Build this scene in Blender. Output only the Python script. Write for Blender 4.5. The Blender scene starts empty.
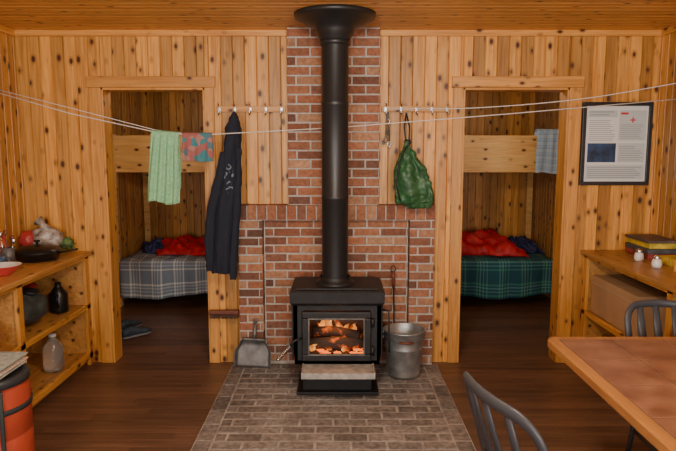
import bpy, bmesh, math, random
from mathutils import Vector, Matrix
random.seed(7)
R = random.random
def U(a,b): return a+(b-a)*R()
scene = bpy.context.scene

# ------------------------------------------------------------ materials
def newmat(name):
    m = bpy.data.materials.new(name); m.use_nodes = True
    nt = m.node_tree
    b = nt.nodes['Principled BSDF']
    return m, nt, b
def simple(name, col, rough=.6, metal=0, noise=0.0, nscale=8, bump=0.0, emit=None, estr=0):
    m, nt, b = newmat(name)
    b.inputs['Roughness'].default_value = rough
    b.inputs['Metallic'].default_value = metal
    b.inputs['Base Color'].default_value = (*col,1)
    if noise or bump:
        tc = nt.nodes.new('ShaderNodeTexCoord')
        n = nt.nodes.new('ShaderNodeTexNoise'); n.inputs['Scale'].default_value = nscale
        n.inputs['Detail'].default_value = 5
        nt.links.new(tc.outputs['Object'], n.inputs['Vector'])
        if noise:
            r = nt.nodes.new('ShaderNodeValToRGB')
            r.color_ramp.elements[0].position = .3; r.color_ramp.elements[1].position = .7
            r.color_ramp.elements[0].color = (*[c*(1-noise) for c in col],1)
            r.color_ramp.elements[1].color = (*[min(1,c*(1+noise)) for c in col],1)
            nt.links.new(n.outputs['Fac'], r.inputs['Fac'])
            nt.links.new(r.outputs['Color'], b.inputs['Base Color'])
        if bump:
            bp = nt.nodes.new('ShaderNodeBump'); bp.inputs['Strength'].default_value = bump
            bp.inputs['Distance'].default_value = .01
            nt.links.new(n.outputs['Fac'], bp.inputs['Height'])
            nt.links.new(bp.outputs['Normal'], b.inputs['Normal'])
    if emit:
        b.inputs['Emission Color'].default_value = (*emit,1)
        b.inputs['Emission Strength'].default_value = estr
    return m

def wood(name, light, dark, knot, axis='Z', knots=1.0, rough=.42, var=.35, coat=0.0, dens=1.0):
    m, nt, b = newmat(name)
    N = nt.nodes.new; L = nt.links.new
    tc = N('ShaderNodeTexCoord'); at = N('ShaderNodeAttribute'); at.attribute_name = 'tone'
    sc = N('ShaderNodeVectorMath'); sc.operation='MULTIPLY'; sc.inputs[1].default_value=(23,17,31)
    L(at.outputs['Color'], sc.inputs[0])
    ad = N('ShaderNodeVectorMath'); ad.operation='ADD'
    L(tc.outputs['Object'], ad.inputs[0]); L(sc.outputs[0], ad.inputs[1])
    def mp(ac, al):
        mm = N('ShaderNodeMapping')
        s = [ac,ac,ac]; s['XYZ'.index(axis)] = al
        mm.inputs['Scale'].default_value = s
        L(ad.outputs[0], mm.inputs['Vector']); return mm
    n1 = N('ShaderNodeTexNoise'); n1.inputs['Scale'].default_value=1; n1.inputs['Detail'].default_value=4
    n1.inputs['Distortion'].default_value=1.2
    L(mp(26,1.5).outputs[0], n1.inputs['Vector'])
    r1 = N('ShaderNodeValToRGB'); r1.color_ramp.elements[0].position=.32; r1.color_ramp.elements[1].position=.60
    r1.color_ramp.elements[0].color=(*dark,1); r1.color_ramp.elements[1].color=(*light,1)
    L(n1.outputs['Fac'], r1.inputs['Fac'])
    n2 = N('ShaderNodeTexNoise'); n2.inputs['Scale'].default_value=1; n2.inputs['Detail'].default_value=3
    L(mp(140,5).outputs[0], n2.inputs['Vector'])
    r2 = N('ShaderNodeMapRange'); r2.inputs[1].default_value=.3; r2.inputs[2].default_value=.7
    r2.inputs[3].default_value=.80; r2.inputs[4].default_value=1.08
    L(n2.outputs['Fac'], r2.inputs[0])
    tn = N('ShaderNodeMapRange'); tn.inputs[3].default_value=1-var; tn.inputs[4].default_value=1+var*.35
    sep = N('ShaderNodeSeparateColor'); L(at.outputs['Color'], sep.inputs[0])
    L(sep.outputs[0], tn.inputs[0])
    mu = N('ShaderNodeMath'); mu.operation='MULTIPLY'; L(r2.outputs[0], mu.inputs[0]); L(tn.outputs[0], mu.inputs[1])
    hs = N('ShaderNodeHueSaturation'); L(r1.outputs['Color'], hs.inputs['Color']); L(mu.outputs[0], hs.inputs['Value'])
    out = hs.outputs['Color']
    if knots:
        v = N('ShaderNodeTexVoronoi'); v.inputs['Scale'].default_value=1
        L(mp(12*dens,7.2*dens).outputs[0], v.inputs['Vector'])
        kr = N('ShaderNodeValToRGB'); e = kr.color_ramp.elements
        e[0].position=.13*knots; e[0].color=(1,1,1,1); e[1].position=.32*knots; e[1].color=(0,0,0,1)
        e2 = e.new(.18*knots); e2.color=(.45,.45,.45,1)
        L(v.outputs['Distance'], kr.inputs['Fac'])
        mx = N('ShaderNodeMix'); mx.data_type='RGBA'
        L(kr.outputs['Color'], mx.inputs[0]); L(out, mx.inputs[6]); mx.inputs[7].default_value=(*knot,1)
        out = mx.outputs[2]
    L(out, b.inputs['Base Color'])
    b.inputs['Roughness'].default_value = rough
    if coat: b.inputs['Coat Weight'].default_value = coat; b.inputs['Coat Roughness'].default_value=.25
    bp = N('ShaderNodeBump'); bp.inputs['Strength'].default_value=.12; bp.inputs['Distance'].default_value=.003
    L(n2.outputs['Fac'], bp.inputs['Height']); L(bp.outputs['Normal'], b.inputs['Normal'])
    return m

PL=(.84,.415,.095); PD=(.58,.235,.04); PK=(.07,.018,.006)
pineZ = wood('pine_vertical', PL, PD, PK, 'Z', var=.45)
pineX = wood('pine_along_x', PL, PD, PK, 'X', var=.25)
pineY = wood('pine_along_y', PL, PD, PK, 'Y', var=.25)
ceilM = wood('pine_ceiling', (.74,.37,.10), (.54,.24,.055), PK, 'X', knots=.8, var=.2)
trimZ = wood('trim_pine_z', (.78,.37,.085), (.58,.245,.045), PK, 'Z', knots=.8)
trimX = wood('trim_pine_x', (.78,.37,.085), (.58,.245,.045), PK, 'X', knots=.8)
bunkX = wood('bunk_pine', (.90,.55,.19), (.76,.40,.11), PK, 'X', knots=.8)
floorM = wood('floor_boards', (.185,.095,.055), (.11,.055,.033), (.03,.015,.01), 'X', knots=0, rough=.34, var=.3)
shelfM = wood('shelf_wood', (.60,.30,.085), (.43,.19,.05), PK, 'Y', knots=.8)
tabW = wood('table_edge_wood', (.55,.25,.07), (.40,.16,.045), PK, 'Y', knots=0)
redwood = wood('brush_handle_wood', (.22,.06,.035), (.13,.035,.02), PK, 'X', knots=0)

def brickmat(name, cols, rough=.85, dirt=.35):
    m, nt, b = newmat(name); N=nt.nodes.new; L=nt.links.new
    at = N('ShaderNodeAttribute'); at.attribute_name='tone'
    sep=N('ShaderNodeSeparateColor'); L(at.outputs['Color'],sep.inputs[0])
    r=N('ShaderNodeValToRGB'); r.color_ramp.interpolation='LINEAR'
    e=r.color_ramp.elements
    e[0].position=0; e[0].color=(*cols[0],1); e[1].position=1; e[1].color=(*cols[-1],1)
    for i,c in enumerate(cols[1:-1]):
        x=e.new((i+1)/(len(cols)-1)); x.color=(*c,1)
    L(sep.outputs[0], r.inputs['Fac'])
    tc=N('ShaderNodeTexCoord')
    n=N('ShaderNodeTexNoise'); n.inputs['Scale'].default_value=35; n.inputs['Detail'].default_value=6
    L(tc.outputs['Object'], n.inputs['Vector'])
    mr=N('ShaderNodeMapRange'); mr.inputs[1].default_value=.3; mr.inputs[2].default_value=.7; mr.inputs[3].default_value=1-dirt; mr.inputs[4].default_value=1+dirt*.5
    L(n.outputs['Fac'], mr.inputs[0])
    n3=N('ShaderNodeTexNoise'); n3.inputs['Scale'].default_value=3.5; n3.inputs['Detail'].default_value=3
    L(tc.outputs['Object'], n3.inputs['Vector'])
    mr3=N('ShaderNodeMapRange'); mr3.inputs[1].default_value=.3; mr3.inputs[2].default_value=.7; mr3.inputs[3].default_value=1-dirt*.7; mr3.inputs[4].default_value=1+dirt*.3
    L(n3.outputs['Fac'], mr3.inputs[0])
    mu=N('ShaderNodeMath'); mu.operation='MULTIPLY'; L(mr.outputs[0],mu.inputs[0]); L(mr3.outputs[0],mu.inputs[1])
    hs=N('ShaderNodeHueSaturation'); L(r.outputs['Color'],hs.inputs['Color']); L(mu.outputs[0],hs.inputs['Value'])
    L(hs.outputs['Color'], b.inputs['Base Color']); b.inputs['Roughness'].default_value=rough
    bp=N('ShaderNodeBump'); bp.inputs['Strength'].default_value=.5; bp.inputs['Distance'].default_value=.004
    L(n.outputs['Fac'],bp.inputs['Height']); L(bp.outputs['Normal'],b.inputs['Normal'])
    return m
brickM = brickmat('chimney_brick', [(.13,.06,.04),(.36,.13,.065),(.45,.19,.10),(.26,.095,.05),(.50,.27,.15),(.38,.15,.075),(.20,.09,.06)])
hearthM = brickmat('hearth_brick', [(.16,.14,.125),(.24,.21,.19),(.30,.27,.245),(.205,.18,.16)], dirt=.5)
mortar = simple('mortar', (.45,.41,.36), .95, noise=.2, nscale=30, bump=.4)
mortarH = simple('hearth_mortar', (.34,.31,.28), .95, noise=.35, nscale=12, bump=.4)

black = simple('stove_black_steel', (.018,.018,.019), .5, .3, noise=.3, nscale=20)
pipeM = simple('stovepipe_black', (.018,.018,.019), .42, .1)
steel = simple('galvanized_steel', (.42,.43,.43), .45, .8, noise=.3, nscale=14, bump=.1)
chrome = simple('bright_metal', (.6,.6,.6), .25, 1)
dull = simple('dull_metal', (.17,.165,.16), .55, .6, noise=.35, nscale=16)
ash = simple('ash_lip_steel', (.36,.34,.31), .75, .1, noise=.35, nscale=20)
firebrick = simple('firebrick', (.06,.04,.03), .9, noise=.3)
white = simple('white_ceramic', (.75,.74,.7), .3)
paper = simple('paper', (.74,.76,.74), .7)
rope = simple('cotton_rope', (.75,.72,.66), .9)
greenT = simple('green_terry', (.30,.60,.34), .95, noise=.15, nscale=60, bump=.5)
plastic = simple('chair_plastic', (.05,.057,.068), .42)

# ------------------------------------------------------------ builder
class B:
    def __init__(s, name):
        s.name=name; s.bm=bmesh.new(); s.mats=[]; s.tone=s.bm.loops.layers.float_color.new('tone'); s.uv=s.bm.loops.layers.uv.new('UVMap')
    def mi(s,m):
        if m not in s.mats: s.mats.append(m)
        return s.mats.index(m)
    def face(s, vs, mat, tone=None, smooth=False):
        try: f=s.bm.faces.new(vs)
        except ValueError: return None
        f.material_index=s.mi(mat); f.smooth=smooth
        t = tone if tone else (0.5,0.5,0.5,1)
        for l in f.loops: l[s.tone]=t
        return f
    def box(s,x0,x1,y0,y1,z0,z1,mat,bev=0,M=None,tone=None,seg=2):
        if tone is None: tone=(U(.3,.9),R(),R(),1)
        co=[(x,y,z) for x in(x0,x1) for y in(y0,y1) for z in(z0,z1)]
        vs=[s.bm.verts.new(c) for c in co]
        fs=[(0,1,3,2),(4,6,7,5),(0,4,5,1),(2,3,7,6),(0,2,6,4),(1,5,7,3)]
        faces=[s.face([vs[i] for i in f],mat,tone) for f in fs]
        if bev:
            ed=set(e for f in faces for e in f.edges)
            r=bmesh.ops.bevel(s.bm,geom=list(ed),offset=bev,segments=seg,affect='EDGES',profile=.5)
            vs=list(set(v for f in r['faces'] for v in f.verts)|set(v for v in vs if v.is_valid))
            for v in vs:
                for f in v.link_faces:
                    f.material_index=s.mi(mat)
                    for l in f.loops: l[s.tone]=tone
                    if bev>.012: f.smooth=True
        if M is not None: bmesh.ops.transform(s.bm,matrix=M,verts=[v for v in vs if v.is_valid])
    def rings(s, rings, mat, closed=True, cap0=True, cap1=True, smooth=True, tone=None, loop=False):
        vr=[[s.bm.verts.new(p) for p in r] for r in rings]
        n=len(rings[0]); m=len(rings)
        for i in range(m if loop else m-1):
            a=vr[i]; b=vr[(i+1)%m]
            for j in range(n if closed else n-1):
                k=(j+1)%n
                f=s.face([a[j],a[k],b[k],b[j]],mat,tone,smooth)
                if f:
                    uv=[(j/n,i/m),((j+1)/n,i/m),((j+1)/n,(i+1)/m),(j/n,(i+1)/m)]
                    for l,c in zip(f.loops,uv): l[s.uv].uv=c
        if closed and not loop:
            if cap0: s.face(list(reversed(vr[0])),mat,tone,False)
            if cap1: s.face(vr[-1],mat,tone,False)
        return vr
    def tube(s, pts, r, mat, seg=10, sy=1.0, up=None, smooth=True, caps=True, loop=False):
        pts=[Vector(p) for p in pts]; n=len(pts)
        rr = r if isinstance(r,(list,tuple)) else [r]*n
        prev=None; rings=[]
        for i,p in enumerate(pts):
            if loop: t=(pts[(i+1)%n]-pts[i-1])
            elif i==0: t=pts[1]-p
            elif i==n-1: t=p-pts[-2]
            else: t=(pts[i+1]-p).normalized()+(p-pts[i-1]).normalized()
            t.normalize()
            if up is not None: a=Vector(up)
            elif prev is not None: a=prev
            else: a=Vector((0,0,1)) if abs(t.z)<.9 else Vector((1,0,0))
            a=(a-t*a.dot(t)).normalized(); prev=a; c=t.cross(a)
            rings.append([p+a*math.cos(2*math.pi*k/seg)*rr[i]*sy+c*math.sin(2*math.pi*k/seg)*rr[i] for k in range(seg)])
        s.rings(rings,mat,True,caps,caps,smooth,loop=loop)
    def cyl(s,p0,p1,r,mat,seg=24,r1=None,smooth=True):
        s.tube([p0,p1],[r,r if r1 is None else r1],mat,seg,smooth=smooth)
    def lathe(s,c,prof,mat,seg=36,cap0=False,cap1=False,smooth=True):
        cx,cy,cz=c
        s.rings([[(cx+max(r,.0003)*math.cos(2*math.pi*k/seg),cy+max(r,.0003)*math.sin(2*math.pi*k/seg),cz+z) for k in range(seg)] for r,z in prof],mat,True,cap0,cap1,smooth)
    def grid(s,f,nu,nv,mat,smooth=True):
        vs=[[s.bm.verts.new(f(i/nu,j/nv)) for i in range(nu+1)] for j in range(nv+1)]
        for j in range(nv):
            for i in range(nu):
                fc=s.face([vs[j][i],vs[j][i+1],vs[j+1][i+1],vs[j+1][i]],mat,None,smooth)
                for l,c in zip(fc.loops,[(i,j),(i+1,j),(i+1,j+1),(i,j+1)]): l[s.uv].uv=(c[0]/nu,c[1]/nv)
    def blob(s,c,r,mat,amp=.0,fr=3,seg=20,flat=None,seed=0):
        rings=[]
        for i in range(1,seg//2):
            th=math.pi*i/(seg//2); ring=[]
            for k in range(seg):
                ph=2*math.pi*k/seg
                m=1+amp*math.sin(fr*ph+seed+3*th)*math.sin(fr*th+seed)+amp*.6*math.sin(round(2.3*fr)*ph+seed*2)*math.cos(1.7*fr*th)*math.sin(th)
                ring.append((c[0]+r[0]*m*math.sin(th)*math.cos(ph),c[1]+r[1]*m*math.sin(th)*math.sin(ph),c[2]-r[2]*m*math.cos(th)))
            rings.append(ring)
        s.rings(rings,mat)
    def done(s, M=None, solid=0, sub=0, recalc=True, disp=None):
        if recalc: bmesh.ops.recalc_face_normals(s.bm, faces=s.bm.faces[:])
        me=bpy.data.meshes.new(s.name); s.bm.to_mesh(me); s.bm.free()
        for m in s.mats: me.materials.append(m)
        o=bpy.data.objects.new(s.name,me); scene.collection.objects.link(o)
        if M is not None: o.matrix_world=M
        if sub:
            md=o.modifiers.new('sub','SUBSURF'); md.levels=sub; md.render_levels=sub
        if disp:
            for st,sz in disp:
                tx=bpy.data.textures.new(s.name+'_crumple','CLOUDS'); tx.noise_scale=sz; tx.noise_depth=2
                md=o.modifiers.new('crumple','DISPLACE'); md.texture=tx; md.texture_coords='LOCAL'; md.strength=st; md.mid_level=.5
        if solid:
            md=o.modifiers.new('solid','SOLIDIFY'); md.thickness=solid; md.offset=0
        return o

def boards(b, rects, fn, w, mat, c=.005, d=.010, back=.09, phase=0, stag=None):
    for (s0,s1,t0,t1) in rects:
        k=math.floor((s0-phase)/w)
        while phase+k*w < s1-1e-6:
            a=max(s0,phase+k*w); e=min(s1,phase+(k+1)*w)
            if e-a>.003:
                spans=[(t0,t1)]
                if stag:
                    rnd=random.Random(k*13+5); p=t0-rnd.random()*stag; cuts=[t0]
                    while True:
                        p+=stag*(.7+.6*rnd.random())
                        if p>=t1: break
                        if p>t0+.05: cuts.append(p)
                    cuts.append(t1); spans=list(zip(cuts[:-1],cuts[1:]))
                for q0,q1 in spans:
                    tone=(R(),R(),R(),1)
                    cc=min(c,(e-a)/3)
                    g=.001 if stag else 0
                    P=[(a,-d),(a+cc,0),(e-cc,0),(e,-d)]
                    lo=[b.bm.verts.new(fn(s,q0+g,n)) for s,n in P]
                    hi=[b.bm.verts.new(fn(s,q1-g,n)) for s,n in P]
                    for i in range(3): b.face([lo[i],lo[i+1],hi[i+1],hi[i]],mat,tone)
            k+=1
        p0=fn(s0,t0,-d); p1=fn(s1,t1,-back)
        x=sorted((p0[0],p1[0])); y=sorted((p0[1],p1[1])); z=sorted((p0[2],p1[2]))
        b.box(x[0],x[1],y[0],y[1],z[0],z[1],mat)

# ------------------------------------------------------------ room shell
XL,XR,YB,YW,YBB,ZC = -2.36,2.36,-1.6,4.5,7.3,2.5
E=.1
b=B('floor'); boards(b,[(YB-E,YBB+E,XL-E,XR+E)],lambda s,t,n:(t,s,n),.083,floorM,c=.0015,d=.002,back=.1,stag=1.6); b.done(recalc=False)
b=B('ceiling'); boards(b,[(YB-E,YBB+E,XL-E,XR+E)],lambda s,t,n:(t,s,ZC-n),.088,ceilM,back=.1); b.done(recalc=False)
b=B('wall_back')
boards(b,[(XL,-1.74,0,ZC),(-1.74,-.98,2.09,ZC),(-.98,.92,0,ZC),(.92,1.70,2.09,ZC),(1.70,XR,0,ZC)],lambda s,t,n:(s,YW-n,t),.088,pineZ,back=.12,phase=.02); b.done(recalc=False)
b=B('wall_left'); boards(b,[(YB-E,YBB+E,0,ZC)],lambda s,t,n:(XL+n,s,t),.088,pineZ,back=.1); b.done(recalc=False)
b=B('wall_right'); boards(b,[(YB-E,YBB+E,0,ZC)],lambda s,t,n:(XR-n,s,t),.088,pineZ,back=.1); b.done(recalc=False)
b=B('wall_bedroom_back'); boards(b,[(XL,XR,0,ZC)],lambda s,t,n:(s,YBB-n,t),.088,pineZ,back=.1); b.done(recalc=False)
b=B('wall_bedroom_divider'); b.box(-.06,.06,YW+.12,YBB,0,ZC,pineZ); b.done()
b=B('wall_rear')
wx=[(-1.75,-.35),(.35,1.75)]; wz=(.95,2.1)
boards(b,[(XL,-1.75,0,ZC),(-.35,.35,0,ZC),(1.75,XR,0,ZC),(-1.75,-.35,0,wz[0]),(-1.75,-.35,wz[1],ZC),(.35,1.75,0,wz[0]),(.35,1.75,wz[1],ZC)],lambda s,t,n:(s,YB+n,t),.088,pineZ,back=.1); b.done(recalc=False)
for i,(a,c) in enumerate(wx):
    b=B('window_%d'%(i+1))
    for x0,x1,z0,z1 in [(a-.07,a,wz[0]-.07,wz[1]+.07),(c,c+.07,wz[0]-.07,wz[1]+.07),(a,c,wz[0]-.07,wz[0]),(a,c,wz[1],wz[1]+.07),((a+c)/2-.02,(a+c)/2+.02,wz[0],wz[1])]:
        b.box(x0,x1,YB+.001,YB+.03,z0,z1,trimX)
    b.done()
b=B('trim_1'); b.box(XL,XR,YW-.02,YW,ZC-.045,ZC,trimX,.004); b.done()
b=B('trim_2'); b.box(XR-.02,XR,YB,YW-.02,ZC-.045,ZC,pineY,.004); b.done()
b=B('trim_3'); b.box(XL,XL+.02,YB,YW-.02,ZC-.045,ZC,pineY,.004); b.done()
def doorframe(name,o0,o1,lw,rw):
    b=B(name); y0,y1=YW-.022,YW
    b.box(o0-lw,o0,y0,y1,0,2.09,trimZ,.004)
    b.box(o1,o1+rw,y0,y1,0,2.09,trimZ,.004)
    b.box(o0-lw-.01,o1+rw+.01,y0-.006,y1,2.09,2.17,trimX,.004)
    b.box(o0,o0+.015,y0+.008,YW+.14,0,2.09,trimZ,.002)
    b.box(o1-.015,o1,y0+.008,YW+.14,0,2.09,trimZ,.002)
    b.box(o0,o1,y0+.008,YW+.14,2.072,2.09,trimX,.002)
    b.done()
doorframe('trim_4',-1.74,-.98,.09,.07)
doorframe('trim_5',.92,1.70,.075,.09)

# ------------------------------------------------------------ brick work
def brick(b,fn,s0,s1,t0,t1,n0,n1,mat,ch=.004):
    tone=(R(),R(),R(),1)
    j=lambda:U(-.0015,.0015)
    s0+=j();s1+=j();t0+=j();t1+=j();n1+=j()
    base=[b.bm.verts.new(fn(s,t,n0)) for s,t in((s0,t0),(s1,t0),(s1,t1),(s0,t1))]
    mid=[b.bm.verts.new(fn(s,t,n1-ch)) for s,t in((s0,t0),(s1,t0),(s1,t1),(s0,t1))]
    top=[b.bm.verts.new(fn(s,t,n1)) for s,t in((s0+ch,t0+ch),(s1-ch,t0+ch),(s1-ch,t1-ch),(s0+ch,t1-ch))]
    for A,C in((base,mid),(mid,top)):
        for i in range(4): b.face([A[i],A[(i+1)%4],C[(i+1)%4],C[i]],mat,tone)
    b.face(top,mat,tone)
def bond(b,fn,s0,s1,t0,t1,n0,n1,mat,bl=.2,bh=.066,g=.012,off=0):
    row=0; nr=max(1,round((t1-t0)/bh)); h=(t1-t0)/nr
    for r in range(nr):
        s=s0-(bl*.5 if (r+off)%2 else 0)-.03
        while s<s1:
            a=max(s,s0); e=min(s+bl,s1)
            if e-a>.03: brick(b,fn,a+g/2,e-g/2,t0+r*h+g/2,t0+(r+1)*h-g/2,n0,n1,mat)
            elif e-a>0: brick(b,fn,a+.001,e-.001,t0+r*h+g/2,t0+(r+1)*h-g/2,n0,n1,mat,.002)
            s+=bl
def fw(y): return lambda s,t,n:(s,y-n,t)
b=B('brick_chimney')
f0=fw(4.5)
bond(b,f0,-.37,.305,1.234,ZC-.003,0,.1,brickM)
b.box(-.364,.299,4.405,4.5,1.234,ZC-.002,mortar)
bond(b,f0,-.745,-.555,0.02,1.12,0,.1,brickM,bl=.19)
bond(b,f0,.525,.72,0.02,1.12,0,.1,brickM,bl=.195)
b.box(-.74,-.564,4.405,4.5,.0,1.12,mortar); b.box(.534,.714,4.405,4.5,.0,1.12,mortar)
n=20; w=(.72+.745)/n
for i in range(n): brick(b,f0,-.745+i*w+.005,-.745+(i+1)*w-.005,1.125,1.234,0,.105,brickM)
b.box(-.74,.714,4.405,4.5,1.12,1.228,mortar)
bond(b,f0,-.553,.523,0.02,1.12,0,.045,brickM)
b.box(-.556,.526,4.46,4.5,0,1.12,mortar)
b.done()

b=B('brick_hearth')
fh=lambda s,t,n:(s,t,n)
HX0,HX1,HY0,HY1=-.80,.75,2.98,4.39
b.box(HX0,HX1,HY0,HY1,.003,.0185,mortarH)
def row(x0,x1,y0,y1,nx,ny):
    for i in range(nx):
        for j in range(ny):
            brick(b,fh,x0+(x1-x0)*i/nx+.004,x0+(x1-x0)*(i+1)/nx-.004,y0+(y1-y0)*j/ny+.004,y0+(y1-y0)*(j+1)/ny-.004,.003,.021,hearthM,.003)
row(HX0,HX0+.1,HY0,HY1,1,7); row(HX1-.1,HX1,HY0,HY1,1,7)
row(HX0+.1,HX1-.1,HY0,HY0+.1,7,1)
bond(b,fh,HX0+.1,HX1-.1,HY0+.1,HY1,.003,.021,hearthM,bl=.2,bh=.093,g=.011)
b.done()

# ------------------------------------------------------------ stove
b=B('wood_stove')
x0,x1,yf,yb=-.285,.275,3.80,4.20
b.box(-.275,.27,3.80,4.2,.024,.044,black,.004)
b.box(-.235,.225,3.85,4.16,.04,.235,black,.004)
b.box(-.232,.235,3.625,3.86,.222,.236,ash,.003)
b.box(-.232,.235,3.618,3.632,.205,.244,ash,.003)
b.box(-.232,-.222,3.62,3.80,.222,.246,ash,.002); b.box(.225,.235,3.62,3.80,.222,.246,ash,.002)
b.rings([[(-.20,3.85,.21),(.20,3.85,.21),(.20,3.65,.222),(-.20,3.65,.222)],[(-.20,3.86,.15),(.20,3.86,.15),(.20,3.84,.15),(-.20,3.84,.15)]],black,smooth=False)
b.box(x0,x1,yf+.01,yb,.235,.26,black)
b.box(x0,x0+.02,yf+.01,yb,.26,.66,black)
b.box(x1-.02,x1,yf+.01,yb,.26,.66,black)
b.box(x0,x1,yb-.02,yb,.26,.66,black)
b.box(x0,x1,yf+.01,yf+.03,.60,.66,black)
b.box(x0,x1,yf+.01,yf+.03,.235,.285,black)
b.box(x0,x0+.06,yf+.01,yf+.03,.285,.60,black); b.box(x1-.06,x1,yf+.01,yf+.03,.285,.60,black)
b.box(x0+.02,x1-.02,yb-.05,yb-.02,.26,.64,firebrick)
b.box(x0+.02,x0+.05,yf+.05,yb-.05,.26,.64,firebrick); b.box(x1-.05,x1-.02,yf+.05,yb-.05,.26,.64,firebrick)
b.box(x0+.02,x1-.02,yf+.03,yb-.02,.26,.285,firebrick)
def rr(xa,xb,ya,yb_,z): return [(xa,ya,z),(xb,ya,z),(xb,yb_,z),(xa,yb_,z)]
b.rings([rr(-.295,.285,3.785,4.205,.635),rr(-.31,.30,3.768,4.21,.655),rr(-.312,.302,3.765,4.21,.725),rr(-.305,.295,3.775,4.205,.735)],black,smooth=False)
b.box(-.27,.26,3.80,4.18,.735,.745,black,.003)
b.box(x0-.018,x0-.008,3.83,4.2,.26,.63,black,.003); b.box(x1+.008,x1+.018,3.83,4.2,.26,.63,black,.003)
def frame(xa,xb,za,zb,t,ya,yb_,m,bev=.004):
    b.box(xa,xb,ya,yb_,zb-t,zb,m,bev); b.box(xa,xb,ya,yb_,za,za+t,m,bev)
    b.box(xa,xa+t,ya,yb_,za+t,zb-t,m,bev); b.box(xb-t,xb,ya,yb_,za+t,zb-t,m,bev)
frame(-.235,.215,.265,.595,.045,3.775,3.81,black,.007)
frame(-.195,.175,.305,.555,.010,3.768,3.78,dull,.003)
for z in(.33,.52): b.cyl((.226,3.79,z-.03),(.226,3.79,z+.03),.012,black,12)
hp=[(-.23,3.78,.42),(-.28,3.765,.41),(-.31,3.755,.375)]
b.tube(hp,.008,black,10)
coil=[]
A=Vector((-.31,3.755,.375)); C=Vector((-.385,3.735,.30)); dv=(C-A).normalized(); p=dv.cross(Vector((0,1,0))).normalized(); q=dv.cross(p)
for i in range(121):
    a=i/120*2*math.pi*9; coil.append(A+(C-A)*(i/120)+p*math.cos(a)*.015+q*math.sin(a)*.015)
b.tube(coil,.0035,chrome,6)
b.cyl(A,C,.006,dull,8)
b.lathe((C.x,C.y,C.z-.006),[(.004,-.012),(.014,-.006),(.014,.006),(.004,.012)],chrome,14,True,True)
b.tube([(.29,3.82,.60),(.33,3.80,.60),(.335,3.80,.40),(.335,3.80,.32)],.006,black,8)
PXC=-.02
b.lathe((PXC,3.98,.745),[(.13,0),(.13,.012),(.10,.016),(.10,.05)],black,36)
bark,nt,pb=newmat('burning_log')
tc=nt.nodes.new('ShaderNodeTexCoord'); nz=nt.nodes.new('ShaderNodeTexNoise'); nz.inputs['Scale'].default_value=16; nz.inputs['Detail'].default_value=4
r=nt.nodes.new('ShaderNodeValToRGB'); e=r.color_ramp.elements; e[0].position=.56; e[0].color=(0,0,0,1); e[1].position=.78; e[1].color=(1,.14,.01,1)
nt.links.new(tc.outputs['Object'],nz.inputs[0]); nt.links.new(nz.outputs['Fac'],r.inputs[0]); nt.links.new(r.outputs[0],pb.inputs['Emission Color']); pb.inputs['Emission Strength'].default_value=1.4
pb.inputs['Base Color'].default_value=(.06,.035,.025,1); pb.inputs['Roughness'].default_value=.95
bp=nt.nodes.new('ShaderNodeBump'); bp.inputs['Strength'].default_value=.6; nt.links.new(nz.outputs['Fac'],bp.inputs['Height']); nt.links.new(bp.outputs[0],pb.inputs['Normal'])
ember=simple('ember',(.3,.05,.01),.9,emit=(1,.18,.02),estr=1.8)
b.tube([(-.20,3.93,.335),(.0,3.92,.345),(.17,3.94,.335)],[.036,.042,.034],bark,14)
b.tube([(-.15,4.03,.325),(.05,4.02,.33),(.18,4.05,.33)],[.04,.04,.035],bark,14)
b.tube([(-.17,3.98,.41),(-.02,3.99,.405),(.15,3.95,.39)],[.030,.034,.028],bark,14)
for i in range(30):
    b.blob((U(-.2,.17),U(3.84,4.0),.292),(U(.012,.03),U(.012,.025),U(.008,.014)),ember if i%3 else bark,.2,3,10,seed=i)
b.done()
fm=bpy.data.materials.new('flame'); fm.use_nodes=True; nt=fm.node_tree; nt.nodes.clear(); N=nt.nodes.new; L=nt.links.new
tc=N('ShaderNodeTexCoord'); mpp=N('ShaderNodeMapping'); mpp.inputs['Scale'].default_value=(22,22,7); L(tc.outputs['Object'],mpp.inputs[0])
nz=N('ShaderNodeTexNoise'); nz.inputs['Scale'].default_value=1; nz.inputs['Detail'].default_value=2; L(mpp.outputs[0],nz.inputs[0])
rp=N('ShaderNodeValToRGB'); e=rp.color_ramp.elements
e[0].position=.35; e[0].color=(.8,.09,.01,1); e[1].position=.72; e[1].color=(1,.42,.08,1)
L(nz.outputs['Fac'],rp.inputs['Fac'])
em=N('ShaderNodeEmission'); em.inputs[1].default_value=2.2; L(rp.outputs[0],em.inputs[0])
tr=N('ShaderNodeBsdfTransparent'); mxs=N('ShaderNodeMixShader'); al=N('ShaderNodeMapRange'); al.inputs[1].default_value=.36; al.inputs[2].default_value=.66; al.inputs[3].default_value=.04; al.inputs[4].default_value=.45
L(nz.outputs['Fac'],al.inputs[0]); L(al.outputs[0],mxs.inputs[0]); L(tr.outputs[0],mxs.inputs[1]); L(em.outputs[0],mxs.inputs[2])
ou=N('ShaderNodeOutputMaterial'); L(mxs.outputs[0],ou.inputs[0])
b=B('fire_flames')
for i in range(14):
    t_=i/13; x=-.17+.29*t_+U(-.012,.012); front=i%5==0; y=U(3.885,3.90) if front else U(4.04,4.09); z0=.30 if front else .34
    h=(U(.03,.06) if front else U(.09,.16))*(1.15-abs(x+.07)*3.0)
    r=U(.018,.032); ph=U(0,6)
    pts=[(x+.03*math.sin(ph+t*4)*t,y,z0+h*t) for t in [0,.15,.35,.55,.75,.9,1]]
    b.tube(pts,[r*.7,r,r*1.05,r*.8,r*.5,r*.25,r*.03],fm,10,sy=.5,up=(0,1,0))
b.done()

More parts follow.
